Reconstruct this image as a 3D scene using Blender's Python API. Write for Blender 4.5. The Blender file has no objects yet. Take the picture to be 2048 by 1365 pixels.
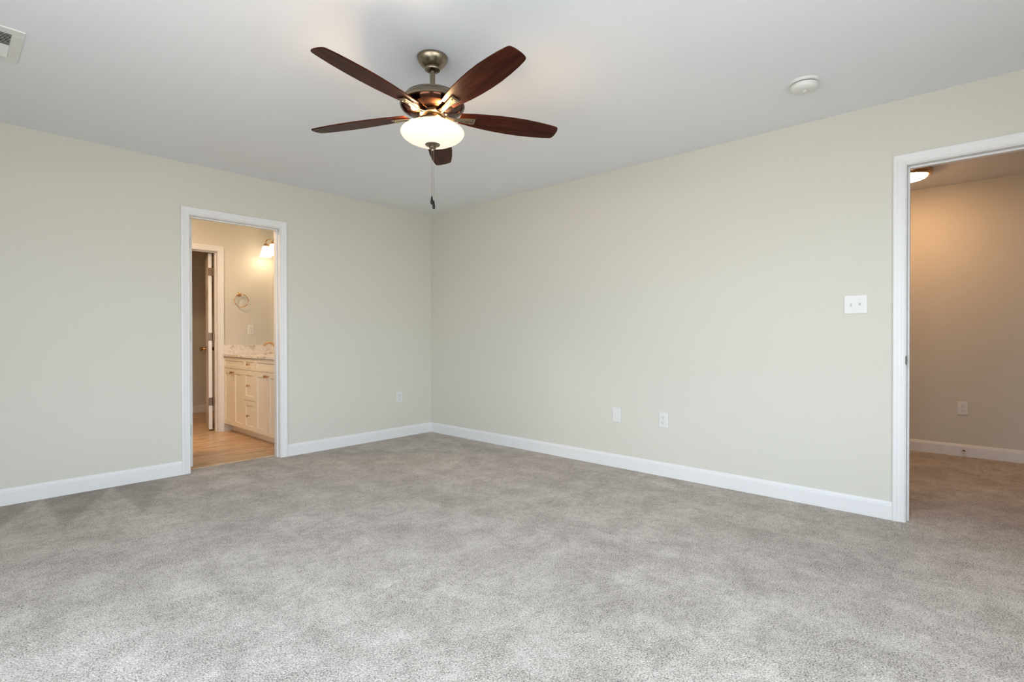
import bpy, math, random
from math import pi, sin, cos, radians
from mathutils import Vector, Matrix

S = bpy.context.scene
COL = S.collection
# ------------------------------------------------------------------ camera
cam_d = bpy.data.cameras.new('camera')
cam = bpy.data.objects.new('camera', cam_d)
COL.objects.link(cam)
cam_d.sensor_width = 36.0
cam_d.lens = 1040.34 / 2048 * 36.0
cam_d.clip_start = 0.05
cam_d.shift_y = -3.01 / 2048
Fv = Vector((0.74041029, 0.67212643, -0.00621767))
Rv = Vector((0.67213279, -0.74042946, -0.00131489))
Uv = Vector((0.00548752, 0.00320554, 0.99997981))
Mx = Matrix((Rv, Uv, -Fv)).transposed().to_4x4()
Mx.translation = Vector((-3.73910662, -4.63152863, 1.07627543))
cam.matrix_world = Mx
S.camera = cam
# ------------------------------------------------------------------ view, world
S.view_settings.view_transform = 'Standard'
S.view_settings.look = 'None'
S.view_settings.gamma = 1.0
S.view_settings.use_curve_mapping = False
S.view_settings.exposure = 0.0
S.cycles.use_denoising = True
S.cycles.max_bounces = 14
S.cycles.diffuse_bounces = 9
S.cycles.glossy_bounces = 5
S.cycles.transmission_bounces = 6
S.cycles.transparent_max_bounces = 12
S.cycles.caustics_reflective = False
S.cycles.caustics_refractive = False
S.cycles.sample_clamp_indirect = 6.0

world = bpy.data.worlds.new('sky')
S.world = world
world.use_nodes = True
wn, wl = world.node_tree.nodes, world.node_tree.links
wn.clear()
SKY = 11.7
w_out = wn.new('ShaderNodeOutputWorld')
w_bg = wn.new('ShaderNodeBackground')
w_tc = wn.new('ShaderNodeTexCoord')
w_sep = wn.new('ShaderNodeSeparateXYZ')
w_rmp = wn.new('ShaderNodeValToRGB')
w_map = wn.new('ShaderNodeMapRange')
w_map.inputs['From Min'].default_value = -1
w_map.inputs['From Max'].default_value = 1
wl.new(w_tc.outputs['Generated'], w_sep.inputs[0])
wl.new(w_sep.outputs['Z'], w_map.inputs['Value'])
wl.new(w_map.outputs[0], w_rmp.inputs[0])
wl.new(w_rmp.outputs[0], w_bg.inputs[0])
wl.new(w_bg.outputs[0], w_out.inputs[0])
cr = w_rmp.color_ramp                       # overcast sky over lit ground
cr.elements[0].position = 0.0
cr.elements[0].color = (0.44, 0.46, 0.48, 1)
cr.elements[1].position = 1.0
cr.elements[1].color = (0.62, 0.80, 1.02, 1)
e = cr.elements.new(0.47); e.color = (0.50, 0.52, 0.53, 1)
e = cr.elements.new(0.53); e.color = (0.82, 0.915, 1.03, 1)
w_bg.inputs[1].default_value = SKY

H = 2.44
ROOM_X, ROOM_Y = -4.60, -5.60                # left side wall, rear wall
WIN = [('rear', -4.35, -1.75, 0.45, 2.15), ('side', -4.7, -2.5, 0.45, 2.15)]


def portal(name, loc, rot, sx, sy):
    l = bpy.data.lights.new(name, 'AREA')
    l.shape = 'RECTANGLE'; l.size = sx; l.size_y = sy
    l.energy = 1.0
    l.cycles.is_portal = True
    o = bpy.data.objects.new(name, l)
    o.location = loc; o.rotation_euler = rot
    COL.objects.link(o)


_, a0, a1, z0, z1 = WIN[0]
portal('daylight_portal', ((a0 + a1) / 2, ROOM_Y - .10, (z0 + z1) / 2), (pi / 2, 0, 0), a1 - a0, z1 - z0)
_, a0, a1, z0, z1 = WIN[1]
portal('daylight_portal', (ROOM_X - .10, (a0 + a1) / 2, (z0 + z1) / 2), (pi / 2, 0, -pi / 2), a1 - a0, z1 - z0)

# lamp strengths (used where each lamp is built)
FAN_BOWL, FAN_BULB = 0.66, 16.5
BATH_SHADE, BATH_BULB = 3.6, 0.6
HALL_DOME, BATH_FILL, CLOSET_FILL = 77.0, 170.0, 13.0  # bathroom and closet values drive added, unseen fill lights
WARM = (1.0, 0.60, 0.30)


# ------------------------------------------------------------------ materials
def mat(name, color=(.8, .8, .8), rough=.5, metal=0.0, spec=.5, coat=0.0, bump=None, emit=None):
    m = bpy.data.materials.new(name)
    m.use_nodes = True
    nt = m.node_tree
    b = nt.nodes['Principled BSDF']
    b.inputs['Base Color'].default_value = (*color, 1)
    b.inputs['Roughness'].default_value = rough
    b.inputs['Metallic'].default_value = metal
    b.inputs['Specular IOR Level'].default_value = spec
    b.inputs['Coat Weight'].default_value = coat
    b.inputs['Coat Roughness'].default_value = .12
    if emit:
        b.inputs['Emission Color'].default_value = (*emit[0], 1)
        b.inputs['Emission Strength'].default_value = emit[1]
    if bump:
        tc = nt.nodes.new('ShaderNodeTexCoord')
        nz = nt.nodes.new('ShaderNodeTexNoise')
        bp = nt.nodes.new('ShaderNodeBump')
        nz.inputs['Scale'].default_value = bump[0]
        nz.inputs['Detail'].default_value = 3
        bp.inputs['Strength'].default_value = bump[1]
        bp.inputs['Distance'].default_value = bump[2]
        nt.links.new(tc.outputs['Object'], nz.inputs['Vector'])
        nt.links.new(nz.outputs['Fac'], bp.inputs['Height'])
        nt.links.new(bp.outputs[0], b.inputs['Normal'])
    return m


def nd(nt, typ, **kw):
    n = nt.nodes.new(typ)
    for k, v in kw.items():
        setattr(n, k, v)
    return n


def mixc(nt, fac, a, b, blend='MIX'):
    n = nt.nodes.new('ShaderNodeMix'); n.data_type = 'RGBA'; n.blend_type = blend
    for sock, v in ((n.inputs['Factor'], fac), (n.inputs['A'], a), (n.inputs['B'], b)):
        if isinstance(v, (int, float)):
            sock.default_value = v
        elif isinstance(v, tuple):
            sock.default_value = (*v, 1)
        else:
            nt.links.new(v, sock)
    return n.outputs['Result']


def ramp(nt, src, stops):
    r = nt.nodes.new('ShaderNodeValToRGB')
    c = r.color_ramp
    c.elements[0].position = stops[0][0]; c.elements[0].color = (*stops[0][1], 1)
    c.elements[1].position = stops[-1][0]; c.elements[1].color = (*stops[-1][1], 1)
    for p, col in stops[1:-1]:
        el = c.elements.new(p); el.color = (*col, 1)
    nt.links.new(src, r.inputs[0])
    return r.outputs[0]


WALL_C = (0.640, 0.622, 0.552)
M_WALL = mat('wall_paint', WALL_C, .62, spec=.25, bump=(260, .12, .002))
M_CEIL = mat('ceiling_paint', (.79, .805, .83), .85, spec=.15, bump=(220, .10, .002))
M_TRIM = mat('trim_paint', (.76, .76, .755), .32, spec=.45)
M_PLATE = mat('white_plastic', (.71, .71, .68), .35)
M_SLOT = mat('dark_slot', (.03, .028, .025), .6)
M_SCREW = mat('painted_screw', (.62, .62, .60), .35)
M_NICKEL = mat('brushed_nickel', (.27, .225, .16), .26, 1.0)
M_BRONZE_AND_REFL = mat('bronze_and_reflected_dark', (.085, .038, .022), .16, 1.0)  # on the fan housing its darkness stands for reflected blades
_nt = M_NICKEL.node_tree
_tg = _nt.nodes.new('ShaderNodeTangent'); _tg.direction_type = 'RADIAL'; _tg.axis = 'Z'
_nt.links.new(_tg.outputs[0], _nt.nodes['Principled BSDF'].inputs['Tangent'])
_nt.nodes['Principled BSDF'].inputs['Anisotropic'].default_value = .75
M_BRASS = mat('satin_brass', (.62, .40, .22), .24, 1.0)
M_HINGE = mat('satin_hinge', (.40, .37, .31), .36, 1.0)
M_HINGE2 = mat('bronze_hinge', (.15, .095, .06), .36, 1.0)
M_FOB = mat('dark_fob', (.010, .007, .006), .3, spec=.3)
M_CAB = mat('cream_cabinet', (.80, .73, .60), .34)
M_WIRE = mat('white_wire', (.74, .73, .70), .4)
M_PORC = mat('porcelain', (.85, .85, .83), .1, coat=.5)
M_VENT = mat('vent_enamel', (.72, .72, .70), .4)
M_DARK = mat('duct_dark', (.08, .08, .08), .7)
M_MIRROR = mat('mirror_silver', (.92, .92, .92), .02, 1.0)
M_GLASSW = mat('lit_shade', (.95, .93, .88), .35, emit=((1.0, .80, .55), BATH_SHADE))
M_DOME = mat('lit_dome', (.95, .93, .88), .35, emit=((1.0, .56, .28), HALL_DOME))
M_BATH_FILL = mat('added_fill_bathroom', (.95, .93, .88), .35, emit=((1.0, .71, .46), BATH_FILL))
M_SASH = mat('vinyl_sash', (.80, .80, .79), .4)


def make_bowl():
    m = mat('lit_opal_glass', (.66, .61, .54), .22)
    nt = m.node_tree; b = nt.nodes['Principled BSDF']
    b.inputs['Emission Color'].default_value = (1.0, .86, .68, 1)
    b.inputs['Emission Strength'].default_value = FAN_BOWL
    return m


M_BOWL = make_bowl()


def make_pane():
    m = bpy.data.materials.new('window_glass'); m.use_nodes = True
    nt = m.node_tree; nt.nodes.clear()
    o = nd(nt, 'ShaderNodeOutputMaterial'); mx = nd(nt, 'ShaderNodeMixShader')
    t = nd(nt, 'ShaderNodeBsdfTransparent'); g = nd(nt, 'ShaderNodeBsdfGlossy')
    g.inputs['Roughness'].default_value = .02
    mx.inputs[0].default_value = .06
    nt.links.new(t.outputs[0], mx.inputs[1]); nt.links.new(g.outputs[0], mx.inputs[2])
    nt.links.new(mx.outputs[0], o.inputs[0])
    return m


M_PANE = make_pane()


def make_carpet():
    m = mat('cut_pile_carpet', (.4, .38, .35), .95, spec=.05)
    nt = m.node_tree; b = nt.nodes['Principled BSDF']; L = nt.links
    tc = nd(nt, 'ShaderNodeTexCoord')
    o = tc.outputs['Object']

    def noise(scale, detail=2, rough=.5, vec=o, dist=0.0):
        n = nd(nt, 'ShaderNodeTexNoise')
        n.inputs['Scale'].default_value = scale; n.inputs['Detail'].default_value = detail
        n.inputs['Roughness'].default_value = rough; n.inputs['Distortion'].default_value = dist
        L.new(vec, n.inputs['Vector']); return n.outputs['Fac']
    mottle = ramp(nt, noise(5.0, 9, .72, dist=.4), [(.38, (0, 0, 0)), (.62, (1, 1, 1))])
    broad = ramp(nt, noise(1.1, 3, .5), [(.35, (0, 0, 0)), (.68, (1, 1, 1))])
    # vacuum strokes: pile laid in long bands
    mp = nd(nt, 'ShaderNodeMapping'); mp.inputs['Rotation'].default_value = (0, 0, radians(38))
    mp.inputs['Scale'].default_value = (3.2, .45, 1)
    L.new(o, mp.inputs[0])
    stroke = ramp(nt, noise(1.5, 2, .4, vec=mp.outputs[0], dist=.3), [(.42, (0, 0, 0)), (.58, (1, 1, 1))])
    vor = nd(nt, 'ShaderNodeTexVoronoi'); vor.inputs['Scale'].default_value = 165
    wrp = nd(nt, 'ShaderNodeMix'); wrp.data_type = 'VECTOR'
    nz = nd(nt, 'ShaderNodeTexNoise'); nz.inputs['Scale'].default_value = 70
    L.new(o, nz.inputs['Vector'])
    sc = nd(nt, 'ShaderNodeVectorMath', operation='SCALE'); sc.inputs[3].default_value = .018
    L.new(nz.outputs['Color'], sc.inputs[0])
    ad = nd(nt, 'ShaderNodeVectorMath', operation='ADD')
    L.new(o, ad.inputs[0]); L.new(sc.outputs[0], ad.inputs[1])
    L.new(ad.outputs[0], vor.inputs['Vector'])
    nt.nodes.remove(wrp)
    tuft = vor.outputs['Distance']
    fine = noise(165, 4, .7)
    sh = nd(nt, 'ShaderNodeMath', operation='MULTIPLY_ADD')
    L.new(mottle, sh.inputs[0]); sh.inputs[1].default_value = .055
    L.new(fine, sh.inputs[2])
    sh2 = nd(nt, 'ShaderNodeMath', operation='MULTIPLY_ADD')
    L.new(noise(30, 4, .65), sh2.inputs[0]); sh2.inputs[1].default_value = .22
    L.new(sh.outputs[0], sh2.inputs[2])
    sub = nd(nt, 'ShaderNodeMath', operation='SUBTRACT')
    L.new(sh2.outputs[0], sub.inputs[0]); sub.inputs[1].default_value = .085
    sh = sub
    tip = ramp(nt, tuft, [(.0, (.78, .745, .71)), (.45, (.62, .585, .55)), (.78, (.28, .25, .225)), (1.0, (.12, .10, .085))])
    speck = ramp(nt, sh.outputs[0], [(.41, (.07, .055, .045)), (.49, (.46, .42, .38)), (.58, (.76, .715, .67)), (.70, (.98, .94, .90))])
    c1 = mixc(nt, .74, tip, speck)
    lo = mixc(nt, mottle, (.925, .91, .895), (1.04, 1.04, 1.04))
    c2 = mixc(nt, 1.0, c1, lo, 'MULTIPLY')
    lo2 = mixc(nt, broad, (.93, .93, .93), (1.05, 1.05, 1.05))
    c3 = mixc(nt, 1.0, c2, lo2, 'MULTIPLY')
    lo3 = mixc(nt, stroke, (.95, .945, .94), (1.04, 1.04, 1.04))
    c4 = mixc(nt, 1.0, c3, lo3, 'MULTIPLY')
    # pile brushed the other way beside the left wall, in wedges between vacuum strokes
    sx = nd(nt, 'ShaderNodeSeparateXYZ'); L.new(o, sx.inputs[0])

    def mth(op, a_, b_=None, c_=None):
        n_ = nd(nt, 'ShaderNodeMath', operation=op)
        for i_, v_ in enumerate((a_, b_, c_)):
            if v_ is None: continue
            if isinstance(v_, (int, float)): n_.inputs[i_].default_value = v_
            else: L.new(v_, n_.inputs[i_])
        return n_.outputs[0]
    u = mth('MULTIPLY_ADD', sx.outputs['Y'], -.22, sx.outputs['X'])
    u = mth('DIVIDE', mth('ADD', u, 3.28), .37)
    tri = mth('ABSOLUTE', mth('SUBTRACT', mth('FRACT', u), .5))       # .5 at stroke centre lines, 0 between
    reach = mth('MULTIPLY_ADD', tri, -1.55, .82)
    jag = mth('MULTIPLY_ADD', noise(14, 4, .7), .35, -.175)
    depth = mth('ADD', mth('ADD', reach, jag), sx.outputs['Y'])       # >0 inside a dark wedge
    dark = nd(nt, 'ShaderNodeMapRange'); dark.inputs['From Min'].default_value = -.05; dark.inputs['From Max'].default_value = .10
    L.new(depth, dark.inputs['Value'])
    side = nd(nt, 'ShaderNodeMapRange'); side.inputs['From Min'].default_value = -2.4; side.inputs['From Max'].default_value = -2.75
    L.new(sx.outputs['X'], side.inputs['Value'])
    c5 = mixc(nt, mth('MULTIPLY', dark.outputs[0], side.outputs[0]), c4, mixc(nt, 1.0, c4, (.74, .73, .72), 'MULTIPLY'))
    c6 = mixc(nt, 1.0, c5, (1.0, .955, .905), 'MULTIPLY')
    L.new(c6, b.inputs['Base Color'])
    b.inputs['Sheen Weight'].default_value = .25
    h = nd(nt, 'ShaderNodeMath', operation='MULTIPLY_ADD')
    L.new(tuft, h.inputs[0]); h.inputs[1].default_value = -.9
    L.new(fine, h.inputs[2])
    bp = nd(nt, 'ShaderNodeBump'); bp.inputs['Strength'].default_value = .85
    bp.inputs['Distance'].default_value = .009
    L.new(h.outputs[0], bp.inputs['Height'])
    L.new(bp.outputs[0], b.inputs['Normal'])
    return m


M_CARPET = make_carpet()


def make_tile():
    m = mat('wood_look_tile', (.5, .36, .22), .33)
    nt = m.node_tree; b = nt.nodes['Principled BSDF']; L = nt.links
    tc = nd(nt, 'ShaderNodeTexCoord')
    br = nd(nt, 'ShaderNodeTexBrick')
    br.offset = .35
    br.inputs['Scale'].default_value = 1.0
    br.inputs['Brick Width'].default_value = .9
    br.inputs['Row Height'].default_value = .3
    br.inputs['Mortar Size'].default_value = .003
    br.inputs['Color1'].default_value = (.58, .40, .24, 1)
    br.inputs['Color2'].default_value = (.66, .47, .30, 1)
    br.inputs['Mortar'].default_value = (.42, .30, .19, 1)
    L.new(tc.outputs['Object'], br.inputs['Vector'])
    mp = nd(nt, 'ShaderNodeMapping'); mp.inputs['Scale'].default_value = (2.2, 9, 1)
    L.new(tc.outputs['Object'], mp.inputs[0])
    n = nd(nt, 'ShaderNodeTexNoise'); n.inputs['Scale'].default_value = 1.6; n.inputs['Detail'].default_value = 5
    n.inputs['Distortion'].default_value = .8
    L.new(mp.outputs[0], n.inputs['Vector'])
    g = ramp(nt, n.outputs['Fac'], [(.3, (.62, .56, .50)), (.5, (1, 1, 1)), (.72, (1.25, 1.22, 1.18))])
    L.new(mixc(nt, 1.0, br.outputs['Color'], g, 'MULTIPLY'), b.inputs['Base Color'])
    return m


M_TILE = make_tile()


def make_blade():
    m = mat('cherry_wood', (.09, .02, .01), .36, spec=.08)
    nt = m.node_tree; b = nt.nodes['Principled BSDF']; L = nt.links
    tc = nd(nt, 'ShaderNodeTexCoord')
    mp = nd(nt, 'ShaderNodeMapping'); mp.inputs['Scale'].default_value = (3, 34, 34)
    L.new(tc.outputs['Object'], mp.inputs[0])
    n = nd(nt, 'ShaderNodeTexNoise'); n.inputs['Scale'].default_value = 1.3; n.inputs['Detail'].default_value = 4
    n.inputs['Distortion'].default_value = .6
    L.new(mp.outputs[0], n.inputs['Vector'])
    L.new(ramp(nt, n.outputs['Fac'], [(.3, (.018, .0045, .0025)), (.5, (.038, .0085, .004)), (.7, (.064, .016, .007))]),
          b.inputs['Base Color'])
    return m


M_BLADE = make_blade()


def make_stone():
    m = mat('speckled_marble', (.7, .66, .6), .16)
    nt = m.node_tree; b = nt.nodes['Principled BSDF']; L = nt.links
    tc = nd(nt, 'ShaderNodeTexCoord')
    n = nd(nt, 'ShaderNodeTexNoise'); n.inputs['Scale'].default_value = 14; n.inputs['Detail'].default_value = 7
    n.inputs['Distortion'].default_value = 1.2
    L.new(tc.outputs['Object'], n.inputs['Vector'])
    L.new(ramp(nt, n.outputs['Fac'], [(.30, (.46, .38, .31)), (.38, (.66, .60, .54)), (.47, (.76, .72, .67)), (.75, (.82, .79, .75))]),
          b.inputs['Base Color'])
    return m


M_STONE = make_stone()


# ------------------------------------------------------------------ mesh helpers
class MB:
    def __init__(s):
        s.v, s.f = [], []

    def add(s, vs, fs):
        n = len(s.v)
        s.v += [tuple(p) for p in vs]
        s.f += [tuple(i + n for i in q) for q in fs]
        return s

    def box(s, x0, x1, y0, y1, z0, z1):
        x0, x1 = sorted((x0, x1)); y0, y1 = sorted((y0, y1)); z0, z1 = sorted((z0, z1))
        return s.add([(x0, y0, z0), (x1, y0, z0), (x1, y1, z0), (x0, y1, z0), (x0, y0, z1), (x1, y0, z1), (x1, y1, z1), (x0, y1, z1)],
                     [(0, 3, 2, 1), (4, 5, 6, 7), (0, 1, 5, 4), (1, 2, 6, 5), (2, 3, 7, 6), (3, 0, 4, 7)])

    def lathe(s, prof, c=(0, 0, 0), axis='z', n=48, sx=1, sy=1, cap0=True, cap1=True):
        vs, fs = [], []
        for r, h in prof:
            for k in range(n):
                a = 2 * pi * k / n
                p = (r * cos(a) * sx, r * sin(a) * sy, h)
                if axis == 'x': p = (p[2], p[0], p[1])
                if axis == 'y': p = (p[1], p[2], p[0])
                vs.append((p[0] + c[0], p[1] + c[1], p[2] + c[2]))
        for i in range(len(prof) - 1):
            for k in range(n):
                k2 = (k + 1) % n
                fs.append((i * n + k, i * n + k2, (i + 1) * n + k2, (i + 1) * n + k))
        if cap0: fs.append(tuple(range(n))[::-1])
        if cap1: fs.append(tuple((len(prof) - 1) * n + k for k in range(n)))
        return s.add(vs, fs)

    def tube(s, path, r, n=10, close=False):
        P = [Vector(p) for p in path]
        m = len(P)
        rr = r if isinstance(r, (list, tuple)) else [r] * m
        vs, fs = [], []
        up = None
        for i, p in enumerate(P):
            if close: t = P[(i + 1) % m] - P[i - 1]
            else: t = P[min(i + 1, m - 1)] - P[max(i - 1, 0)]
            t.normalize()
            if up is None:
                up = Vector((0, 0, 1)) if abs(t.z) < .9 else Vector((1, 0, 0))
            b = t.cross(up).normalized(); up = b.cross(t).normalized()
            for k in range(n):
                a = 2 * pi * k / n
                vs.append(p + (b * cos(a) + up * sin(a)) * rr[i])
        for i in range(m if close else m - 1):
            j = (i + 1) % m
            for k in range(n):
                k2 = (k + 1) % n
                fs.append((i * n + k, i * n + k2, j * n + k2, j * n + k))
        if not close:
            fs.append(tuple(range(n))[::-1]); fs.append(tuple((m - 1) * n + k for k in range(n)))
        return s.add(vs, fs)

    def sphere(s, c, r, n=16, m=10, sz=1):
        prof = [(max(r * sin(pi * i / m), 1e-5), -r * cos(pi * i / m) * sz) for i in range(m + 1)]
        return s.lathe(prof, c, n=n)

    def prism(s, outline, fn, h0, h1):
        """outline of 2d points, fn(a,b,h)->xyz"""
        n = len(outline)
        vs = [fn(a, b, h0) for a, b in outline] + [fn(a, b, h1) for a, b in outline]
        fs = [tuple(range(n))[::-1], tuple(range(n, 2 * n))]
        fs += [(k, (k + 1) % n, n + (k + 1) % n, n + k) for k in range(n)]
        return s.add(vs, fs)

    def build(s, name, m, parent=None, off=None, smooth=False, bevel=0, seg=2):
        me = bpy.data.meshes.new(name)
        if off is None and parent is not None and parent.get('_o'):
            off = parent['_o']
        o3 = Vector(off) if off is not None else Vector((0, 0, 0))
        me.from_pydata([Vector(p) - o3 for p in s.v], [], s.f)
        me.validate()
        import bmesh
        b = bmesh.new(); b.from_mesh(me)
        bmesh.ops.recalc_face_normals(b, faces=b.faces)
        b.to_mesh(me); b.free()
        me.materials.append(m)
        if smooth:
            me.shade_smooth()
        o = bpy.data.objects.new(name, me)
        COL.objects.link(o)
        if parent is not None: o.parent = parent
        if bevel:
            md = o.modifiers.new('bevel', 'BEVEL'); md.width = bevel; md.segments = seg
            md.limit_method = 'ANGLE'; md.angle_limit = radians(35)
        if smooth:
            es = o.modifiers.new('edges', 'EDGE_SPLIT'); es.split_angle = radians(38)
        return o


def tag(o, label=None, cat=None, group=None, kind=None):
    if label: o['label'] = label
    if cat: o['category'] = cat
    if group: o['group'] = group
    if kind: o['kind'] = kind
    return o


def thing(name, label, cat, loc, rz=0, group=None, kind=None):
    o = bpy.data.objects.new(name, None)
    o.empty_display_size = .1
    COL.objects.link(o)
    o.location = loc; o.rotation_euler = (0, 0, rz)
    return tag(o, label, cat, group, kind)


def struct(name, mb, m, **kw):
    o = mb.build(name, m, **kw)
    o['kind'] = 'structure'
    return o


def wall_with_holes(axis, p0, p1, a0, a1, z0, z1, holes):
    """wall slab between p0..p1 on its normal axis, running a0..a1; holes = (h0,h1,hz0,hz1)"""
    mb = MB()

    def bx(s0, s1, t0, t1):
        if s1 - s0 < 1e-5 or t1 - t0 < 1e-5: return
        if axis == 'y': mb.box(s0, s1, p0, p1, t0, t1)
        else: mb.box(p0, p1, s0, s1, t0, t1)
    cur = a0
    for h0, h1, hz0, hz1 in sorted(holes):
        bx(cur, h0, z0, z1)
        bx(h0, h1, z0, hz0)
        bx(h0, h1, hz1, z1)
        cur = h1
    bx(cur, a1, z0, z1)
    return mb


# ------------------------------------------------------------------ room shell
JT = .02                                        # jamb board thickness
D1 = (-2.410, -1.705, 2.034)                    # bathroom doorway in wall_left
D2 = (-5.065, -4.300, 2.056)                    # hallway doorway in wall_right
D3 = (-2.335, -1.622, 2.036)                    # closet doorway in bathroom far wall
WT = .115
YB = 1.78                                       # bathroom far wall face
XB = -1.01                                      # bathroom right wall face
YC = 3.60                                       # closet back wall face
XH = 2.40                                       # hallway wall face
HALL_Y0, HALL_Y1 = -6.6, -2.9
BATH_X = -3.9

struct('floor', MB().box(ROOM_X - .15, XH + .15, HALL_Y0 - .15, .125, -.12, 0), M_CARPET)
struct('floor_bathroom', MB().box(BATH_X - .15, XB + .15, .125, YC + .15, -.12, -.002), M_TILE)
struct('ceiling', MB().box(ROOM_X - .15, XH + .15, HALL_Y0 - .15, YC + .15, H, H + .12), M_CEIL)
Z0 = -.02
struct('wall_left', wall_with_holes('y', 0, WT, ROOM_X, 0, Z0, H, [(D1[0] - JT, D1[1] + JT, Z0, D1[2] + JT)]), M_WALL)
struct('wall_right', wall_with_holes('x', 0, WT, ROOM_Y - WT, WT, Z0, H, [(D2[0] - JT, D2[1] + JT, Z0, D2[2] + JT)]), M_WALL)
struct('wall_rear', wall_with_holes('y', ROOM_Y - WT, ROOM_Y, ROOM_X, 0, Z0, H, [WIN[0][1:]]), M_WALL)
struct('wall_side', wall_with_holes('x', ROOM_X - WT, ROOM_X, ROOM_Y - WT, WT, Z0, H, [WIN[1][1:]]), M_WALL)
struct('wall_bathroom_far', wall_with_holes('y', YB, YB + WT, BATH_X, XB, Z0, H, [(D3[0] - JT, D3[1] + JT, Z0, D3[2] + JT)]), M_WALL)
struct('wall_bathroom_right', MB().box(XB, XB + WT, WT, YC, Z0, H), M_WALL)
struct('wall_bathroom_left', MB().box(BATH_X - WT, BATH_X, WT, YC, Z0, H), M_WALL)
struct('wall_closet_back', MB().box(BATH_X - WT, XB + WT, YC, YC + WT, Z0, H), M_WALL)
struct('wall_closet_left', MB().box(-3.0 - WT, -3.0, YB + WT, YC, Z0, H), M_WALL)
struct('wall_hallway', MB().box(XH, XH + WT, HALL_Y0 - WT, HALL_Y1 + WT, Z0, H), M_WALL)
struct('wall_hallway_near', MB().box(WT, XH, HALL_Y0 - WT, HALL_Y0, Z0, H), M_WALL)
struct('wall_hallway_far', MB().box(WT, XH, HALL_Y1, HALL_Y1 + WT, Z0, H), M_WALL)
struct('wall_hallway_side', MB().box(0, WT, HALL_Y0 - WT, ROOM_Y - WT, Z0, H), M_WALL)
# metal strip where the carpet is tucked against the tile
struct('trim_1', MB().prism([(0, 0), (0, .004), (.012, .007), (.024, .002), (.024, 0)],
                            lambda a, b, h: (h, .115 + a, b), D1[0], D1[1]), M_TILE)

BASE = [(0, 0), (.014, 0), (.014, .082), (.0125, .086), (.0125, .089), (.009, .094), (.0065, .101), (.003, .106), (0, .106)]


def baseboard(name, axis, wall, sign, a0, a1):
    """axis: the axis the board runs along; sign: direction the face looks"""
    mb = MB()
    if axis == 'x':
        mb.prism(BASE, lambda d, z, h: (h, wall + sign * d, z), a0, a1)
    else:
        mb.prism(BASE, lambda d, z, h: (wall + sign * d, h, z), a0, a1)
    return struct(name, mb, M_TRIM)


CW = .0625                                       # casing outer offset
baseboard('baseboard_left', 'x', 0, -1, ROOM_X, D1[0] - CW)
baseboard('baseboard_left_corner', 'x', 0, -1, D1[1] + CW, 0)
baseboard('baseboard_right', 'y', 0, -1, D2[1] + CW, -.0001)
baseboard('baseboard_right_corner', 'y', 0, -1, ROOM_Y, D2[0] - CW)
baseboard('baseboard_rear', 'x', ROOM_Y, 1, ROOM_X, 0)
baseboard('baseboard_side', 'y', ROOM_X, 1, ROOM_Y, 0)
baseboard('baseboard_hallway', 'y', XH, -1, HALL_Y0, HALL_Y1)
baseboard('baseboard_closet', 'x', YC, -1, -3.0, XB)
baseboard('baseboard_bathroom', 'x', YB, -1, BATH_X, D3[0] - CW)
baseboard('baseboard_closet_right', 'y', XB, -1, YB + WT, YC)

CAS = [(.004, 0), (.004, .009), (.008, .0115), (.012, .0115), (.014, .0095), (.019, .0095), (.022, .0115), (.038, .0130),
       (.044, .0155), (.056, .0165), (.061, .015), (.0625, .012), (.0625, 0)]


def casing(mb, mp, a0, a1, zt):
    n = len(CAS)
    vs = []
    for st in range(4):
        for w, d in CAS:
            a, z = [(a0 - w, -.003), (a0 - w, zt + w), (a1 + w, zt + w), (a1 + w, -.003)][st]
            vs.append(mp(a, z, d))
    fs = []
    for st in range(3):
        for k in range(n):
            k2 = (k + 1) % n
            fs.append((st * n + k, st * n + k2, (st + 1) * n + k2, (st + 1) * n + k))
    fs.append(tuple(range(n))); fs.append(tuple(3 * n + k for k in range(n))[::-1])
    mb.add(vs, fs)


def doorway(name, D, axis, w0, w1, stop0, stop1):
    """frame parts of one doorway; wall from w0 (viewer side face) to w1"""
    a0, a1, zt = D
    if axis == 'x':
        P = lambda a, y, z: (a, y, z)
    else:
        P = lambda a, y, z: (y, a, z)
    root = thing(name, None, None, P((a0 + a1) / 2, (w0 + w1) / 2, 0), kind='structure')
    off = root.location

    def bx(mb, s0, s1, y0, y1, z0, z1):
        p, q = P(s0, y0, z0), P(s1, y1, z1)
        mb.box(p[0], q[0], p[1], q[1], p[2], q[2])
    j = MB()
    e = .0015
    bx(j, a0 - JT, a0, w0 - e, w1 + e, -.003, zt + JT)
    bx(j, a1, a1 + JT, w0 - e, w1 + e, -.003, zt + JT)
    bx(j, a0, a1, w0 - e, w1 + e, zt, zt + JT)
    j.build('jamb', M_TRIM, root, off)
    s = MB()
    bx(s, a0, a0 + .011, stop0, stop1, -.003, zt)
    bx(s, a1 - .011, a1, stop0, stop1, -.003, zt)
    bx(s, a0 + .011, a1 - .011, stop0, stop1, zt - .011, zt)
    s.build('door_stop_molding', M_TRIM, root, off, bevel=.003)
    c = MB(); casing(c, lambda a, z, d: P(a, w0 - d, z), a0, a1, zt)
    c.build('casing', M_TRIM, root, off)
    c = MB(); casing(c, lambda a, z, d: P(a, w1 + d, z), a0, a1, zt)
    c.build('casing', M_TRIM, root, off)
    return root


door1 = doorway('door_1', D1, 'x', 0, WT, .040, .072)
door2 = doorway('door_2', D2, 'y', 0, WT, .042, .075)
door3 = doorway('door_3', D3, 'x', YB, YB + WT, YB + .04, YB + .072)

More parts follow.
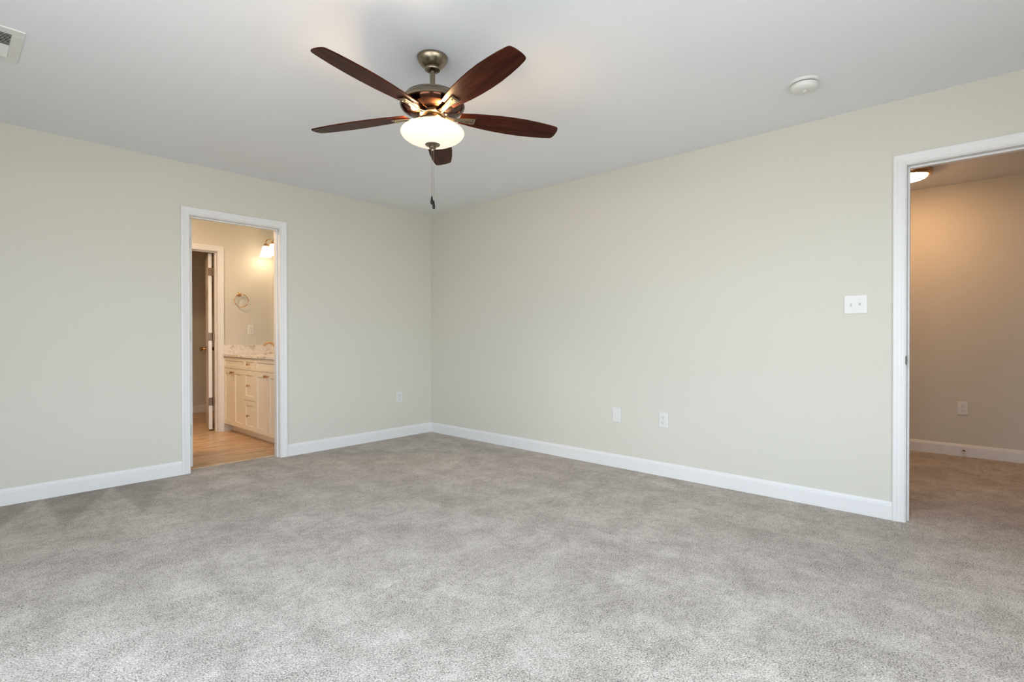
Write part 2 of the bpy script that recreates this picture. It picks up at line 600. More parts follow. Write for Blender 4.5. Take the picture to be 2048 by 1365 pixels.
# strike plate on the hallway jamb
sp = MB()
sp.box(-.002, .034, D2[1] - .0022, D2[1] + .001, .905, .962)
sp.box(-.006, -.0015, D2[1] - .0025, D2[1] + .0035, .912, .955)
M_STRIKE = mat('dark_strike', (.10, .09, .08), .3, 1.0)
o = sp.build('strike_plate', M_STRIKE, door2, door2.location, bevel=.001)
o['label'] = 'dark metal strike plate'
MB().box(.010, .024, D2[1] - .0027, D2[1], .920, .947).build('latch_hole', M_SLOT, o, door2.location)


def door_slab(name, width, height, hinge_at, ang, label, knob=True, swing=1):
    """slab in local coords: hinge edge at x=0, runs along +x, thickness 0..0.035 in +y"""
    root = thing(name, None, None, hinge_at, ang, kind='structure')
    T = .035
    mb = MB().box(0, width, 0, T, 0, height)
    sl = mb.build('door_slab', M_TRIM, root, bevel=.0015)
    pw = (width - .115 * 2 - .09) / 2
    rows = [(.20, .78), (.93, 1.50), (1.62, height - .12)]
    for (pz0, pz1) in rows:
        for px in (.115, .115 + pw + .09):
            p = MB()
            for yy, s in ((0, -1), (T, 1)):
                fr = [(0, .0), (.012, .004), (.024, .0015), (.050, .0015), (.062, .004)]
                # raised molding ring plus field
                for (i0, h0), (i1, h1) in zip(fr[:-1], fr[1:]):
                    for q in range(4):
                        c0 = [(px + i0, pz0 + i0), (px + pw - i0, pz0 + i0), (px + pw - i0, pz1 - i0), (px + i0, pz1 - i0)]
                        c1 = [(px + i1, pz0 + i1), (px + pw - i1, pz0 + i1), (px + pw - i1, pz1 - i1), (px + i1, pz1 - i1)]
                        r = (q + 1) % 4
                        p.add([(c0[q][0], yy + s * h0, c0[q][1]), (c0[r][0], yy + s * h0, c0[r][1]),
                               (c1[r][0], yy + s * h1, c1[r][1]), (c1[q][0], yy + s * h1, c1[q][1])], [(0, 1, 2, 3)])
                i = .062
                p.add([(px + i, yy + s * .004, pz0 + i), (px + pw - i, yy + s * .004, pz0 + i),
                       (px + pw - i, yy + s * .004, pz1 - i), (px + i, yy + s * .004, pz1 - i)], [(0, 1, 2, 3)])
            p.build('raised_panel', M_TRIM, root)
    if knob:
        for s, y0 in ((-1, 0), (1, T)):
            k = MB()
            k.lathe([(.031, 0), (.031, .004), (.027, .008), (.012, .010), (.010, .030), (.018, .036), (.026, .044), (.028, .052), (.024, .060), (.012, .064), (.001, .065)],
                    (0, 0, 0), 'z', 28)
            vs = [(width - .065 + x, y0 + s * z, .905 + y) for x, y, z in k.v]
            q = MB(); q.add(vs, k.f)
            q.build('doorknob', M_BRASS, root, smooth=True)
    return root


def hinge(root, zc, leafs, pin, m=M_HINGE):
    """leafs: list of boxes (x0,x1,y0,y1) in world; root-local shift done by build"""
    mb = MB()
    for b in leafs:
        mb.box(*b, zc - .045, zc + .045)
    for i in range(5):
        mb.lathe([(.0065, -.0085), (.0065, .0085)], (pin[0], pin[1], zc + (i - 2) * .018), n=14)
    mb.lathe([(.004, -.052), (.005, -.048), (.005, .048), (.004, .052)], (pin[0], pin[1], zc), n=12)
    return mb.build('hinge', m, root, root.location)


# bathroom door stands open along +Y against the left; only its hinge edge shows
bath_slab = door_slab('door_4', .695, 2.005, (-2.3585, .120, .022), pi / 2, None)
bath_slab['label'] = 'white panelled bathroom door standing open, seen edge-on'
for zc in (1.835, 1.075, .315):
    mb = MB()
    x0, x1 = -2.405, -2.372
    mb.box(x0, x1, .1172, .1202, zc - .045, zc + .045)
    mb.lathe([(.0062, -.047), (.0062, .047)], (x0 - .001, .1225, zc), n=14)
    # convert to slab local space
    inv = Matrix.Rotation(-pi / 2, 4, 'Z')
    mb.v = [tuple(inv @ (Vector(p) - Vector(bath_slab.location))) for p in mb.v]
    mb.build('hinge', M_HINGE, bath_slab)

# closet door: hinged on the right jamb, swung into the closet past square
ANG = radians(90 - 15.0)
ca, sa = cos(ANG), sin(ANG)
# local +x -> (ca,sa); local +y (thickness) -> (-sa, ca)
hp = Vector((-1.645, 1.893, .020))
closet_slab = door_slab('door_5', .700, 2.005, hp, ANG, None)
closet_slab['label'] = 'white panelled closet door swung into the closet, seen edge-on'
for zc in (1.815, 1.075, .335):
    mb = MB()
    mb.box(-.0022, .0006, .004, .037, zc - .045 - .02, zc + .045 - .02)
    mb.lathe([(.0065, -.047), (.0065, .047)], (-.004, -.004, zc - .02), n=14)
    mb.box(-.006, -.003, -.018, -.004, zc - .045 - .02, zc + .045 - .02)
    mb.build('hinge', M_HINGE2, closet_slab)


# windows behind and left of the camera, the room's daylight
def window(name, axis, wall, out, a0, a1, z0, z1):
    P = (lambda a, d, z: (a, wall + out * d, z)) if axis == 'x' else (lambda a, d, z: (wall + out * d, a, z))
    root = thing(name, None, None, P((a0 + a1) / 2, 0, z0), kind='structure')
    def bx(mb, s0, s1, d0, d1, t0, t1):
        p, q = P(s0, d0, t0), P(s1, d1, t1)
        mb.box(p[0], q[0], p[1], q[1], p[2], q[2])
    f = MB()
    w = .045
    bx(f, a0, a0 + w, .03, .09, z0, z1); bx(f, a1 - w, a1, .03, .09, z0, z1)
    bx(f, a0, a1, .03, .09, z0, z0 + w); bx(f, a0, a1, .03, .09, z1 - w, z1)
    n = 3
    for k in range(1, n):
        c = a0 + (a1 - a0) * k / n
        bx(f, c - .03, c + .03, .03, .09, z0, z1)
    zc = (z0 + z1) / 2
    bx(f, a0, a1, .04, .08, zc - .02, zc + .02)
    f.build('window_frame', M_SASH, root, root.location)
    g = MB(); bx(g, a0 + w, a1 - w, .058, .062, z0 + w, z1 - w)
    g.build('pane', M_PANE, root, root.location)
    s = MB(); bx(s, a0 - .08, a1 + .08, -.05, .03, z0 - .02, z0)
    s.build('window_sill', M_TRIM, root, root.location, bevel=.004)
    c = MB()
    for (s0, s1, t0, t1) in ((a0 - .06, a0, z0, z1), (a1, a1 + .06, z0, z1), (a0 - .06, a1 + .06, z1, z1 + .06), (a0 - .06, a1 + .06, z0 - .08, z0 - .02)):
        bx(c, s0, s1, -.016, 0, t0, t1)
    c.build('casing', M_TRIM, root, root.location, bevel=.003)


window('window_1', 'x', ROOM_Y, -1, *WIN[0][1:])
window('window_2', 'y', ROOM_X, -1, *WIN[1][1:])

# ------------------------------------------------------------------ ceiling fan
FX, FY = -2.111, -2.631
fan = thing('ceiling_fan', 'ceiling fan with five dark cherry blades and a lit opal glass bowl', 'ceiling fan', (FX, FY, H))


def zz(z): return z - H


MB().lathe([(.073, 0), (.0750, -.003), (.0745, -.008), (.070, -.020), (.061, -.034), (.050, -.045), (.041, -.052), (.038, -.054), (.0385, -.058), (.036, -.064), (.026, -.065), (.024, -.060)],
           n=64).build('canopy', M_NICKEL, fan, smooth=True)
MB().lathe([(.013, -.062), (.013, zz(2.27))], n=24).build('downrod', M_NICKEL, fan, smooth=True)
MB().lathe([(.020, zz(2.300)), (.026, zz(2.298)), (.028, zz(2.280)), (.060, zz(2.274)), (.100, zz(2.263)), (.124, zz(2.252)), (.131, zz(2.249)), (.1325, zz(2.244)), (.134, zz(2.2405)),
            (.143, zz(2.234)), (.152, zz(2.222)), (.156, zz(2.209)), (.156, zz(2.204))], n=72, cap1=False).build('motor_cover', M_NICKEL, fan, smooth=True)
MB().lathe([(.1555, zz(2.206)), (.1575, zz(2.203)), (.1565, zz(2.197)), (.150, zz(2.187)), (.136, zz(2.178)), (.116, zz(2.171)), (.090, zz(2.166)), (.070, zz(2.165))],
           n=72, cap0=False).build('motor_housing', M_BRONZE_AND_REFL, fan, smooth=True)  # dark reflections put into the colour; same finish as the cover
MB().lathe([(.060, zz(2.170)), (.062, zz(2.160)), (.055, zz(2.150)), (.046, zz(2.146)), (.046, zz(2.136)), (.042, zz(2.134))], n=48).build('switch_housing', M_NICKEL, fan, smooth=True)
MB().lathe([(.052, zz(2.140)), (.066, zz(2.138)), (.068, zz(2.134)), (.068, zz(2.122)), (.064, zz(2.118))], n=56, cap0=True, cap1=False).build('bowl_fitter', M_NICKEL, fan, smooth=True)

TA, TB = -.0177, -.0343
PT = -.2079
ZB = 2.160
outl = [(.135, .036), (.16, .0405), (.20, .048), (.26, .0565), (.33, .063), (.40, .0665), (.47, .0665), (.54, .062), (.60, .0555), (.632, .0505),
        (.648, .0470), (.656, .0425), (.661, .033), (.6645, .014)]
full = outl + [(r, -w) for r, w in outl[::-1]]
for k in range(5):
    a = .7863 + k * 2 * pi / 5
    e = Vector((cos(a), sin(a), 0)); t = Vector((-sin(a), cos(a), 0))
    X = (e + Vector((0, 0, TA * e.x + TB * e.y))).normalized()
    Y = (t * cos(PT) + Vector((0, 0, sin(PT) + cos(PT) * (TA * t.x + TB * t.y))))
    Y = (Y - X * Y.dot(X)).normalized()
    Z = X.cross(Y)
    mw = Matrix((X, Y, Z)).transposed().to_4x4()
    mw.translation = Vector((0, 0, zz(ZB)))
    b = MB().prism(full, lambda r, w, h: (r, w, h), 0, .0065).build('fan_blade', M_BLADE, fan, bevel=.0018)
    b.matrix_basis = mw
    # arm: curved metal tongue under the blade root with a flared foot
    arm = MB()
    st = [(.050, .017, -.002, .006), (.075, .014, -.010, .006), (.105, .0125, -.013, .006), (.14, .0145, -.0085, .006), (.17, .0185, -.0065, .0055),
          (.205, .0225, -.0060, .005), (.214, .0215, -.0045, .004)]
    vs, fs = [], []
    for r, w, z, th in st:
        vs += [(r, -w, z), (r, -w * .55, z - th * .55), (r, w * .55, z - th * .55), (r, w, z), (r, w, z + th * .6), (r, -w, z + th * .6)]
    for i in range(len(st) - 1):
        for q in range(6):
            q2 = (q + 1) % 6
            fs.append((i * 6 + q, i * 6 + q2, i * 6 + 6 + q2, i * 6 + 6 + q))
    fs += [tuple(range(6)), tuple(range(len(st) * 6 - 6, len(st) * 6))[::-1]]
    arm.add(vs, fs)
    ar = arm.build('blade_arm', M_NICKEL, fan, bevel=.001)
    ar.matrix_basis = mw
    for sx_, sy_ in ((.160, 0), (.195, .010), (.195, -.010)):
        MB().lathe([(.0045, 0), (.0045, -.002), (.003, -.0032), (.0004, -.0036)], (sx_, sy_, -.0085), n=12).build('screw', M_NICKEL, ar)

bowl = MB().lathe([(.064, zz(2.124)), (.080, zz(2.118)), (.110, zz(2.106)), (.135, zz(2.094)), (.150, zz(2.083)), (.1545, zz(2.074)), (.1535, zz(2.066)), (.146, zz(2.054)),
                   (.130, zz(2.041)), (.106, zz(2.029)), (.076, zz(2.020)), (.045, zz(2.015)), (.012, zz(2.013))], n=72, cap0=False).build('glass_bowl', M_BOWL, fan, smooth=True)
bowl['label'] = 'lit opal glass bowl'
fin = MB().lathe([(.012, zz(2.020)), (.034, zz(2.0185)), (.037, zz(2.015)), (.034, zz(2.011)), (.022, zz(2.008)), (.016, zz(2.004)), (.018, zz(2.000)), (.015, zz(1.994)),
                  (.008, zz(1.990)), (.007, zz(1.984)), (.001, zz(1.982))], n=40).build('finial', M_NICKEL, fan, smooth=True)
RT = Vector((.6721, -.7404, 0))
for dx, zt, zf0, zf1, sl in ((-.0045, 1.988, 1.764, 1.722, 1), (.0045, 1.988, 1.742, 1.700, 0)):
    p = RT * dx
    ch = MB()
    z = zt
    ch.tube([(p.x, p.y, zz(zt)), (p.x, p.y, zz(zf0))], .0006, 6)
    nb = int((zt - zf0) / .0058)
    for i in range(nb):
        ch.lathe([(.0003, -.0013), (.0011, -.0007), (.0013, 0), (.0011, .0007), (.0003, .0013)], (p.x, p.y, zz(zt - (i + .5) * .0058)), n=6)
    co = ch.build('pull_chain', M_NICKEL, fan)
    hh = zf0 - zf1
    MB().lathe([(.0016, zz(zf0)), (.0035, zz(zf0 - hh * .10)), (.0048, zz(zf0 - hh * .35)), (.0072, zz(zf0 - hh * .68)), (.0072, zz(zf0 - hh * .85)), (.0045, zz(zf1 + hh * .03)), (.0006, zz(zf1))],
               (p.x, p.y, 0), n=20).build('pull_fob', M_FOB, co, smooth=True)


def bulb(name, loc, energy, radius, color=WARM, parent=None):
    l = bpy.data.lights.new(name, 'POINT')
    l.energy = energy; l.color = color; l.shadow_soft_size = radius
    o = bpy.data.objects.new(name, l); COL.objects.link(o)
    o.location = loc
    if parent: o.parent = parent
    return o


# three lamps round the fitter throw light up through the open top of the bowl
for k in range(3):
    a = radians(20 + 120 * k)
    bulb('fan_bulb', (.098 * cos(a), .098 * sin(a), zz(2.133)), FAN_BULB / 3, .018, (1.0, .66, .36), fan)

# ------------------------------------------------------------------ smoke alarm
SX, SY = -.609, -3.911
sm = thing('smoke_alarm', 'round white smoke alarm on the ceiling near the right wall', 'smoke alarm', (SX, SY, H))
MB().lathe([(.079, 0), (.080, -.004), (.078, -.011), (.073, -.014)], n=56).build('mounting_base', M_PLATE, sm, smooth=True)
sm.scale = (.94, .94, .94)
MB().lathe([(.067, -.013), (.067, -.020)], n=56, cap0=False, cap1=False).build('smoke_slot', M_SLOT, sm)
MB().lathe([(.070, -.0185), (.0705, -.026), (.068, -.038), (.061, -.046), (.045, -.0495), (.022, -.051), (.020, -.0475), (.001, -.047)], n=56).build('cover', M_PLATE, sm, smooth=True)
MB().lathe([(.0125, -.0465), (.0125, -.0525), (.009, -.054), (.0005, -.0542)], (.006, 0, 0), n=24).build('test_button', M_PLATE, sm, smooth=True)

# ------------------------------------------------------------------ ceiling vent
VX1, VY0, VY1 = -3.470, -1.450, -1.065
VX0 = VX1 - .36
vent = thing('ceiling_vent', 'white louvred air vent on the ceiling at the far left edge', 'vent', ((VX0 + VX1) / 2, (VY0 + VY1) / 2, H))
off = vent.location
fr = MB()
mY0, mY1 = VY0 + .058, VY1 - .058
mX0, mX1 = VX0 + .042, VX1 - .042
mid = (mY0 + mY1) / 2
for b in ((VX0, VX1, VY0, mY0), (VX0, VX1, mY1, VY1), (VX0, mX0, mY0, mY1), (mX1, VX1, mY0, mY1)):
    fr.box(b[0], b[1], b[2], b[3], H - .007, H)
fr.build('frame', M_VENT, vent, off, bevel=.003)
MB().box(mX0, mX1, mid - .004, mid + .004, H - .010, H).build('divider', M_VENT, vent, off)
MB().box(mX0, mX1, mY0, mY1, H - .0015, H - .0003).build('duct_opening', M_DARK, vent, off)
for bank, (y0, y1, tilt) in enumerate(((mY0, mid - .004, -1), (mid + .004, mY1, 1))):
    n = 8
    for i in range(n):
        yc = y0 + (i + .5) * (y1 - y0) / n
        w = .0066
        dz, dy = .0042, w * tilt
        s = MB()
        s.add([(mX0, yc - dy, H - .0022), (mX1, yc - dy, H - .0022), (mX1, yc + dy, H - .0022 - 2 * dz), (mX0, yc + dy, H - .0022 - 2 * dz),
               (mX0, yc - dy, H - .0014), (mX1, yc - dy, H - .0014), (mX1, yc + dy, H - .0014 - 2 * dz), (mX0, yc + dy, H - .0014 - 2 * dz)],
              [(0, 1, 2, 3), (4, 7, 6, 5), (0, 4, 5, 1), (1, 5, 6, 2), (2, 6, 7, 3), (3, 7, 4, 0)])
        s.build('louvre', M_VENT, vent, off)


# ------------------------------------------------------------------ outlets and switches (local: face looks to -y)
def plate_mb(w, h):
    mb = MB()
    hw, hh = w / 2, h / 2
    levels = [(0, 0), (0, .0022), (.0022, .0048), (.006, .0058)]
    vs = []
    for i, d in levels:
        vs += [(-hw + i, -d, -hh + i), (hw - i, -d, -hh + i), (hw - i, -d, hh - i), (-hw + i, -d, hh - i)]
    fs = [(0, 1, 2, 3)]
    for l in range(len(levels) - 1):
        for q in range(4):
            q2 = (q + 1) % 4
            fs.append((l * 4 + q, l * 4 + q2, l * 4 + 4 + q2, l * 4 + 4 + q))
    fs.append(tuple(range(len(levels) * 4 - 4, len(levels) * 4)))
    return mb.add(vs, fs)


def round_outline(hw, hh, n=28):
    pts = []
    for k in range(n):
        a = 2 * pi * k / n
        x, z = hw * 1.12 * cos(a), hh * 1.12 * sin(a)
        pts.append((max(-hw, min(hw, x)), max(-hh, min(hh, z))))
    return pts


def outlet(loc, rz, label, group='wall outlets', name='electrical_outlet', w=.074, h=.118):
    t = thing(name, label, 'outlet', loc, rz, group)
    plate_mb(w, h).build('wall_plate', M_PLATE, t)
    for zc in (.0195, -.0195):
        r = MB().prism(round_outline(.0172, .0142), lambda a, b, d: (a, d, b + zc), -.0045, -.0076).build('receptacle', M_PLATE, t, bevel=.0005)
        s = MB()
        s.box(-.0078, -.0052, -.0080, -.0070, zc - .0005, zc + .0085)
        s.box(.0054, .0076, -.0080, -.0070, zc + .0005, zc + .0080)
        s.lathe([(.0027, -.0080), (.0027, -.0070)], (0, 0, 0), 'y', 12)
        # ground hole sits below the slots
        k = 12
        s.v[-2 * k:] = [(x, y, z + zc - .0068) for x, y, z in s.v[-2 * k:]]
        s.build('slots', M_SLOT, r)
    MB().lathe([(.0032, -.0055), (.0032, -.0068)], (0, 0, 0), 'y', 14).build('screw', M_SCREW, t)
    return t


outlet((-.431, 0, .427), 0, 'white outlet on the wall between the bathroom doorway and the corner')
outlet((0, -2.807, .431), -pi / 2, 'white outlet low on the long right wall, right of the blank plate')
outlet((XH, -4.492, .427), -pi / 2, 'white outlet on the tan hallway wall beyond the doorway')
outlet((-1.262, YB, 1.156), 0, 'white outlet on the bathroom wall above the vanity')
t = thing('blank_wall_plate', 'blank white wall plate low on the long right wall, left of the outlet', 'wall plate', (0, -2.397, .429), -pi / 2)
plate_mb(.074, .118).build('wall_plate', M_PLATE, t)
sc = MB()
for zc in (.042, -.042):
    b = MB().lathe([(.0028, -.0055), (.0028, -.0066)], (0, 0, 0), 'y', 12)
    b.v = [(x, y, z + zc) for x, y, z in b.v]
    b.build('screw', M_SCREW, t)

t = thing('light_switch', 'white double toggle switch plate beside the hallway doorway', 'light switch', (0, -4.053, 1.2665), -pi / 2)
t.rotation_euler = (0, radians(-.8), -pi / 2)
plate_mb(.121, .116).build('wall_plate', M_PLATE, t)
for xc, up in ((-.023, -1), (.023, 1)):
    g = MB().box(xc - .0052, xc + .0052, -.0066, -.0050, -.0125, .0125).build('toggle_slot', M_SCREW, t)
    tg = MB()
    tg.add([(xc - .0038, -.005, -.008), (xc + .0038, -.005, -.008), (xc + .0038, -.005, .008), (xc - .0038, -.005, .008),
            (xc - .0030, -.019, up * .009 - .0035), (xc + .0030, -.019, up * .009 - .0035), (xc + .0030, -.019, up * .009 + .0035), (xc - .0030, -.019, up * .009 + .0035)],
           [(0, 3, 2, 1), (4, 5, 6, 7), (0, 1, 5, 4), (1, 2, 6, 5), (2, 3, 7, 6), (3, 0, 4, 7)])
    tg.build('toggle', M_PLATE, t, bevel=.0008)
    for zc in (.030, -.030):
        b = MB().lathe([(.003, -.0055), (.003, -.0068)], (0, 0, 0), 'y', 12)
        b.v = [(x + xc, y, z + zc) for x, y, z in b.v]
        b.build('screw', M_SCREW, t)

# ------------------------------------------------------------------ hallway: ceiling light, door stop; added fill lights for bathroom and closet
def flush_light(label, x, y, m):
    hl = thing('flush_ceiling_light', label, 'ceiling light', (x, y, H))
    MB().lathe([(.150, 0), (.163, -.004), (.166, -.018), (.160, -.034), (.144, -.045), (.130, -.042)], n=64).build('rim', M_BRASS, hl, smooth=True)
    MB().lathe([(.132, -.040), (.130, -.046), (.120, -.057), (.100, -.066), (.070, -.072), (.036, -.075), (.002, -.076)], n=56, cap0=False).build('glass_dome', m, hl, smooth=True)
    MB().lathe([(.009, -.074), (.009, -.080), (.005, -.086), (.001, -.087)], n=16).build('finial', M_BRASS, hl, smooth=True)


flush_light('lit round ceiling light with brass rim in the hallway', 1.700, -4.158, M_DOME)
M_CLOSET_FILL = mat('added_fill_closet', (.95, .93, .88), .35, emit=((1.0, .42, .14), CLOSET_FILL))
flush_light('round fill light added to brighten the closet, hidden above the door head', -2.30, 2.65, M_CLOSET_FILL)  # added to lift and warm the closet, no lamp seen there
flush_light('round fill light added to brighten the bathroom, out of sight beside the doorway', -2.55, .80, M_BATH_FILL)  # unseen fill, added because the bathroom came out too dark

ds = thing('spring_door_stop', 'small spring door stop on the hallway baseboard', 'door stop', (XH - .014, -4.500, .048))
path = []
for i in range(0, 12 * 14 + 1):
    a = 2 * pi * i / 12
    path.append((-.006 - .056 * i / (12 * 14), .006 * cos(a), .006 * sin(a)))
MB().tube(path, .0012, 6).build('spring', M_BRONZE_AND_REFL, ds)
MB().lathe([(.010, 0), (.010, -.004), (.006, -.007)], (0, 0, 0), 'x', 20).build('base_cap', M_BRONZE_AND_REFL, ds)
MB().lathe([(.008, -.060), (.0095, -.064), (.0095, -.074), (.006, -.078)], (0, 0, 0), 'x', 20).build('rubber_tip', M_PLATE, ds, smooth=True)

# ------------------------------------------------------------------ bathroom vanity
VF = -1.563                                     # front plane
VY = [1.78, 1.203, .903, .303]                  # door pair | drawers | door pair
VTOP, VTOE = .853, .092
van = thing('vanity_cabinet', 'cream shaker vanity cabinet with brass knobs in the bathroom', 'vanity', ((VF + XB) / 2, (VY[0] + VY[3]) / 2, 0))
vo = van.location
FT = .019
cb = MB()
xb = XB - .002
cb.box(VF + FT, xb, VY[3], VY[3] + .018, VTOE, VTOP - .001); cb.box(VF + FT, xb, VY[0] - .020, VY[0] - .002, VTOE, VTOP - .001)
cb.box(VF + FT, xb, VY[3] + .018, VY[0] - .020, VTOE, VTOE + .018); cb.box(xb - .006, xb, VY[3] + .018, VY[0] - .020, VTOE + .018, VTOP - .2)
cb.box(VF + FT, VF + FT + .018, VY[3] + .018, VY[0] - .020, VTOE + .018, VTOP - .001)
cb.build('body', M_CAB, van, vo)
MB().box(VF + FT + .070, XB - .02, VY[3] + .01, VY[0] - .003, 0, VTOE).build('toe_kick', M_CAB, van, vo)


def shaker(name, y0, y1, z0, z1, rail=.052):
    g = .0016
    y0 += g; y1 -= g; z0 += g; z1 -= g
    mb = MB()
    x0 = VF
    r = min(rail, (z1 - z0) * .27, (y1 - y0) * .27)
    mb.box(x0, x0 + FT, y0, y0 + r, z0, z1); mb.box(x0, x0 + FT, y1 - r, y1, z0, z1)
    mb.box(x0, x0 + FT, y0 + r, y1 - r, z0, z0 + r); mb.box(x0, x0 + FT, y0 + r, y1 - r, z1 - r, z1)
    mb.box(x0 + .008, x0 + FT, y0 + r, y1 - r, z0 + r, z1 - r)
    return mb.build(name, M_CAB, van, vo)


def knob(parent, y, z):
    b = MB().lathe([(.008, 0), (.008, -.002), (.0045, -.004), (.0042, -.012), (.009, -.016), (.0135, -.020), (.0145, -.024), (.011, -.028), (.001, -.030)],
                   (0, 0, 0), 'x', 22)
    b.v = [(VF + q[0], y + q[1], z + q[2]) for q in b.v]
    o_ = b.build('knob', M_BRASS, parent, vo, smooth=True)
    o_['label'] = 'brass knob'


zt, zm = VTOP - .006, .722
for (yl, yr) in ((VY[0], VY[1]), (VY[2], VY[3])):
    shaker('false_drawer_front', yr, yl, zm, zt)
    ym = (yl + yr) / 2
    dA = shaker('cabinet_door', ym, yl, VTOE, zm); dB = shaker('cabinet_door', yr, ym, VTOE, zm)
    knob(dA, ym + .024, zm - .040); knob(dB, ym - .024, zm - .040)
for z0_, z1_ in ((zm, zt), (.405, zm), (VTOE, .405)):
    dr = shaker('drawer', VY[2], VY[1], z0_, z1_, .048)
    knob(dr, (VY[1] + VY[2]) / 2, (z0_ + z1_) / 2 + .0)

ct = thing('vanity_countertop', 'speckled marble vanity countertop with backsplash', 'countertop', (-1.29, 1.03, .875))
cx0, cx1, cy0, cy1 = -1.578, XB, .285, YB
CZ0, CZ1 = VTOP, .875


def counter():
    mb = MB()
    N = 48
    cells = [(1.08, 1.78, 1.475), (.285, .92, .610)]
    segs = [(.92, 1.08, None)] + cells
    for y0, y1, yc in segs:
        if yc is None:
            for z in (CZ0, CZ1):
                mb.add([(cx0, y0, z), (cx1, y0, z), (cx1, y1, z), (cx0, y1, z)], [(0, 1, 2, 3)])
            continue
        xc = -1.305
        outer, inner = [], []
        for k in range(N):
            a = 2 * pi * k / N
            dx_, dy_ = cos(a), sin(a)
            inner.append((xc + .150 * dx_, yc + .205 * dy_))
            tt = min([((cx1 if dx_ > 0 else cx0) - xc) / dx_ if abs(dx_) > 1e-6 else 9, ((y1 if dy_ > 0 else y0) - yc) / dy_ if abs(dy_) > 1e-6 else 9])
            outer.append([xc + tt * dx_, yc + tt * dy_])
        for cxn in (cx0, cx1):
            for cyn in (y0, y1):
                k = min(range(N), key=lambda i: (outer[i][0] - cxn) ** 2 + (outer[i][1] - cyn) ** 2)
                outer[k] = [cxn, cyn]
        vs = [(x, y, CZ1) for x, y in outer] + [(x, y, CZ1) for x, y in inner] + [(x, y, CZ0) for x, y in inner] + [(x, y, CZ0) for x, y in outer]
        fs = []
        for r_ in range(3):
            for k in range(N):
                k2 = (k + 1) % N
                fs.append((r_ * N + k, r_ * N + k2, (r_ + 1) * N + k2, (r_ + 1) * N + k))
        mb.add(vs, fs)
    # outer edges
    mb.add([(cx0, cy0, CZ0), (cx0, cy1, CZ0), (cx0, cy1, CZ1), (cx0, cy0, CZ1)], [(0, 1, 2, 3)])
    mb.add([(cx0, cy0, CZ0), (cx1, cy0, CZ0), (cx1, cy0, CZ1), (cx0, cy0, CZ1)], [(0, 1, 2, 3)])
    return mb


counter().build('slab', M_STONE, ct, ct.location)
MB().box(cx0 + .012, XB - .001, YB - .020, YB - .0005, CZ1, .980).build('side_splash', M_STONE, ct, ct.location, bevel=.0015)
MB().box(XB - .020, XB - .0005, cy0, YB - .0205, CZ1, .980).build('backsplash', M_STONE, ct, ct.location, bevel=.0015)
for yc in (1.475, .610):
    MB().lathe([(1.0, CZ0 + .001), (.97, CZ0 - .03), (.86, CZ0 - .09), (.60, CZ0 - .13), (.2, CZ0 - .14), (.05, CZ0 - .142)], (-1.305, yc, 0), n=40, sx=.150, sy=.205,
               cap0=False).build('basin', M_PORC, ct, ct.location, smooth=True)


def faucet(yc, label):
    t = thing('faucet', label, 'faucet', (-1.095, yc, .8755))
    MB().lathe([(.030, 0), (.030, .006), (.024, .010), (.019, .016), (.0175, .05), (.018, .085), (.015, .100), (.001, .104)], n=32).build('faucet_body', M_BRASS, t, smooth=True)
    pts = []
    for i in range(15):
        u = i / 14
        pts.append((-.012 - .135 * u, 0, .070 + .060 * sin(pi * (u * .80 + .06))))
    MB().tube(pts, [.013 - .004 * i / 14 for i in range(15)], 14).build('spout', M_BRASS, t, smooth=True)
    MB().tube([(.004, 0, .100), (.012, 0, .118), (.026, 0, .132), (.046, 0, .140)], [.007, .006, .0055, .005], 12).build('lever_handle', M_BRASS, t, smooth=True)
    return t


faucet(1.475, 'brass arched faucet at the far end of the bathroom vanity')

# towel ring on the far bathroom wall
tr = thing('towel_ring', 'brass towel ring on the bathroom wall above the vanity', 'towel ring', (-1.392, YB, 1.566))
MB().lathe([(.026, 0), (.026, -.004), (.022, -.009), (.013, -.012), (.010, -.030), (.010, -.045), (.013, -.050), (.010, -.056), (.001, -.057)], (0, 0, 0), 'y', 32).build('wall_mount', M_BRASS, tr, smooth=True)
R_ = .075
MB().tube([(R_ * sin(2 * pi * k / 48) + .010, -.045 + .004, -R_ + .002 + R_ * cos(2 * pi * k / 48)) for k in range(48)], .0042, 10, close=True).build('ring', M_BRASS, tr, smooth=True)

# mirror and vanity light on the right bathroom wall
mi = thing('vanity_mirror', 'frameless wall mirror above the bathroom vanity, seen nearly edge-on', 'mirror', (XB, .98, .995))
MB().box(XB - .006, XB - .0005, .33, 1.70, .995, 1.86).build('mirror_glass', M_MIRROR, mi, mi.location)

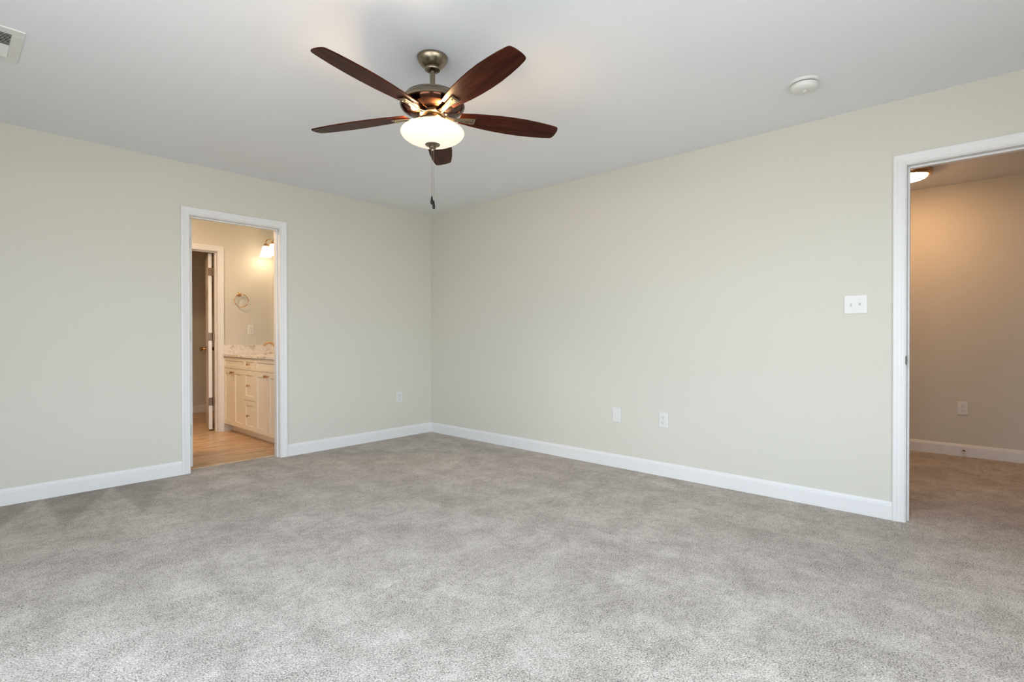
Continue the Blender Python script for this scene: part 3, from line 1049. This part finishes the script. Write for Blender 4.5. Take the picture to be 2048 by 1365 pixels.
vl = thing('vanity_light', 'brass vanity light with lit frosted bell shades in the bathroom', 'wall light', (XB, 1.26, 2.14))
o3 = vl.location
MB().box(XB - .024, XB, .80, 1.72, 2.105, 2.175).build('back_plate', M_BRASS, vl, o3, bevel=.008)
XSH = -1.145
for yc in (1.645, 1.44, 1.12, .90):
    arm_pts = []
    base = Vector((XB - .02, yc, 2.14))
    for i in range(17):
        u = i / 16
        if u < .3:
            arm_pts.append((base.x - .030 * (u / .3), yc, 2.14 + .0 + .028 * (u / .3) ** 2))
        else:
            a = pi * (1 - (u - .3) / .7) * 1.0
            arm_pts.append((XSH + .0425 - .0425 * cos(a) * -1, yc, 2.168 + .062 * sin(a)))
    arm_pts.append((XSH, yc, 2.150))
    a_ = MB().tube(arm_pts, .0055, 10).build('arm', M_BRASS, vl, o3, smooth=True)
    MB().lathe([(.008, 2.172), (.018, 2.166), (.024, 2.150), (.028, 2.138), (.026, 2.136)], (XSH, yc, 0), n=24).build('socket_cup', M_BRASS, a_, o3, smooth=True)
    s_ = MB().lathe([(.027, 2.142), (.034, 2.132), (.040, 2.105), (.048, 2.070), (.058, 2.035), (.064, 2.018), (.060, 2.019), (.054, 2.036), (.044, 2.072), (.036, 2.106), (.030, 2.130)],
                    (XSH, yc, 0), n=32, cap0=False, cap1=False).build('bell_shade', M_GLASSW, vl, o3, smooth=True)
    s_['label'] = 'lit frosted glass shade'
    bulb('vanity_bulb', (XSH - o3[0], yc - o3[1], 2.0 - o3[2]), BATH_BULB / 1.0, .03, (1.0, .74, .50), vl)


# ------------------------------------------------------------------ closet wire shelves
def wire_shelf(label, x0, x1, y0, y1, z, along, brackets):
    t = thing('wire_shelf', label, 'wire shelf', ((x0 + x1) / 2, (y0 + y1) / 2, z), group='closet wire shelves')
    o_ = t.location
    mb = MB()
    if along == 'x':
        front = y0
        for y in (y0, y1 - .004, (y0 + y1) / 2):
            mb.tube([(x0, y, z), (x1, y, z)], .0032, 6)
        mb.tube([(x0, y0, z - .028), (x1, y0, z - .028)], .0032, 6)
        n = int((x1 - x0) / .026)
        for i in range(n + 1):
            x = x0 + (x1 - x0) * i / n
            mb.tube([(x, y1, z + .003), (x, y0, z + .003), (x, y0 - .001, z - .028)], .0014, 4)
    else:
        for x in (x0, x1 - .004, (x0 + x1) / 2):
            mb.tube([(x, y0, z), (x, y1, z)], .0032, 6)
        mb.tube([(x0, y0, z - .028), (x0, y1, z - .028)], .0032, 6)
        n = int((y1 - y0) / .026)
        for i in range(n + 1):
            y = y0 + (y1 - y0) * i / n
            mb.tube([(x1, y, z + .003), (x0, y, z + .003), (x0 - .001, y, z - .028)], .0014, 4)
    mb.build('wire_deck', M_WIRE, t, o_)
    for q in brackets:
        b = MB()
        if along == 'x':
            b.box(q - .004, q + .004, y1 - .004, y1, z - .30, z)
            b.tube([(q, y0 + .01, z - .004), (q, y1 - .002, z - .27)], .006, 6)
        else:
            b.box(x1 - .004, x1, q - .004, q + .004, z - .30, z)
            b.tube([(x0 + .01, q, z - .004), (x1 - .002, q, z - .27)], .006, 6)
        b.build('bracket', M_WIRE, t, o_)
    return t


wire_shelf('white wire shelf high on the closet back wall', -2.98, -1.02, YC - .30, YC, 2.030, 'x', (-1.95,))
wire_shelf('white wire shelf low on the closet back wall', -2.98, -1.33, YC - .30, YC, 1.020, 'x', (-1.95,))
wire_shelf('white wire shelf at mid height on the closet right wall', XB - .30, XB, 2.05, YC - .32, 1.665, 'y', (YC - .36, 2.4))
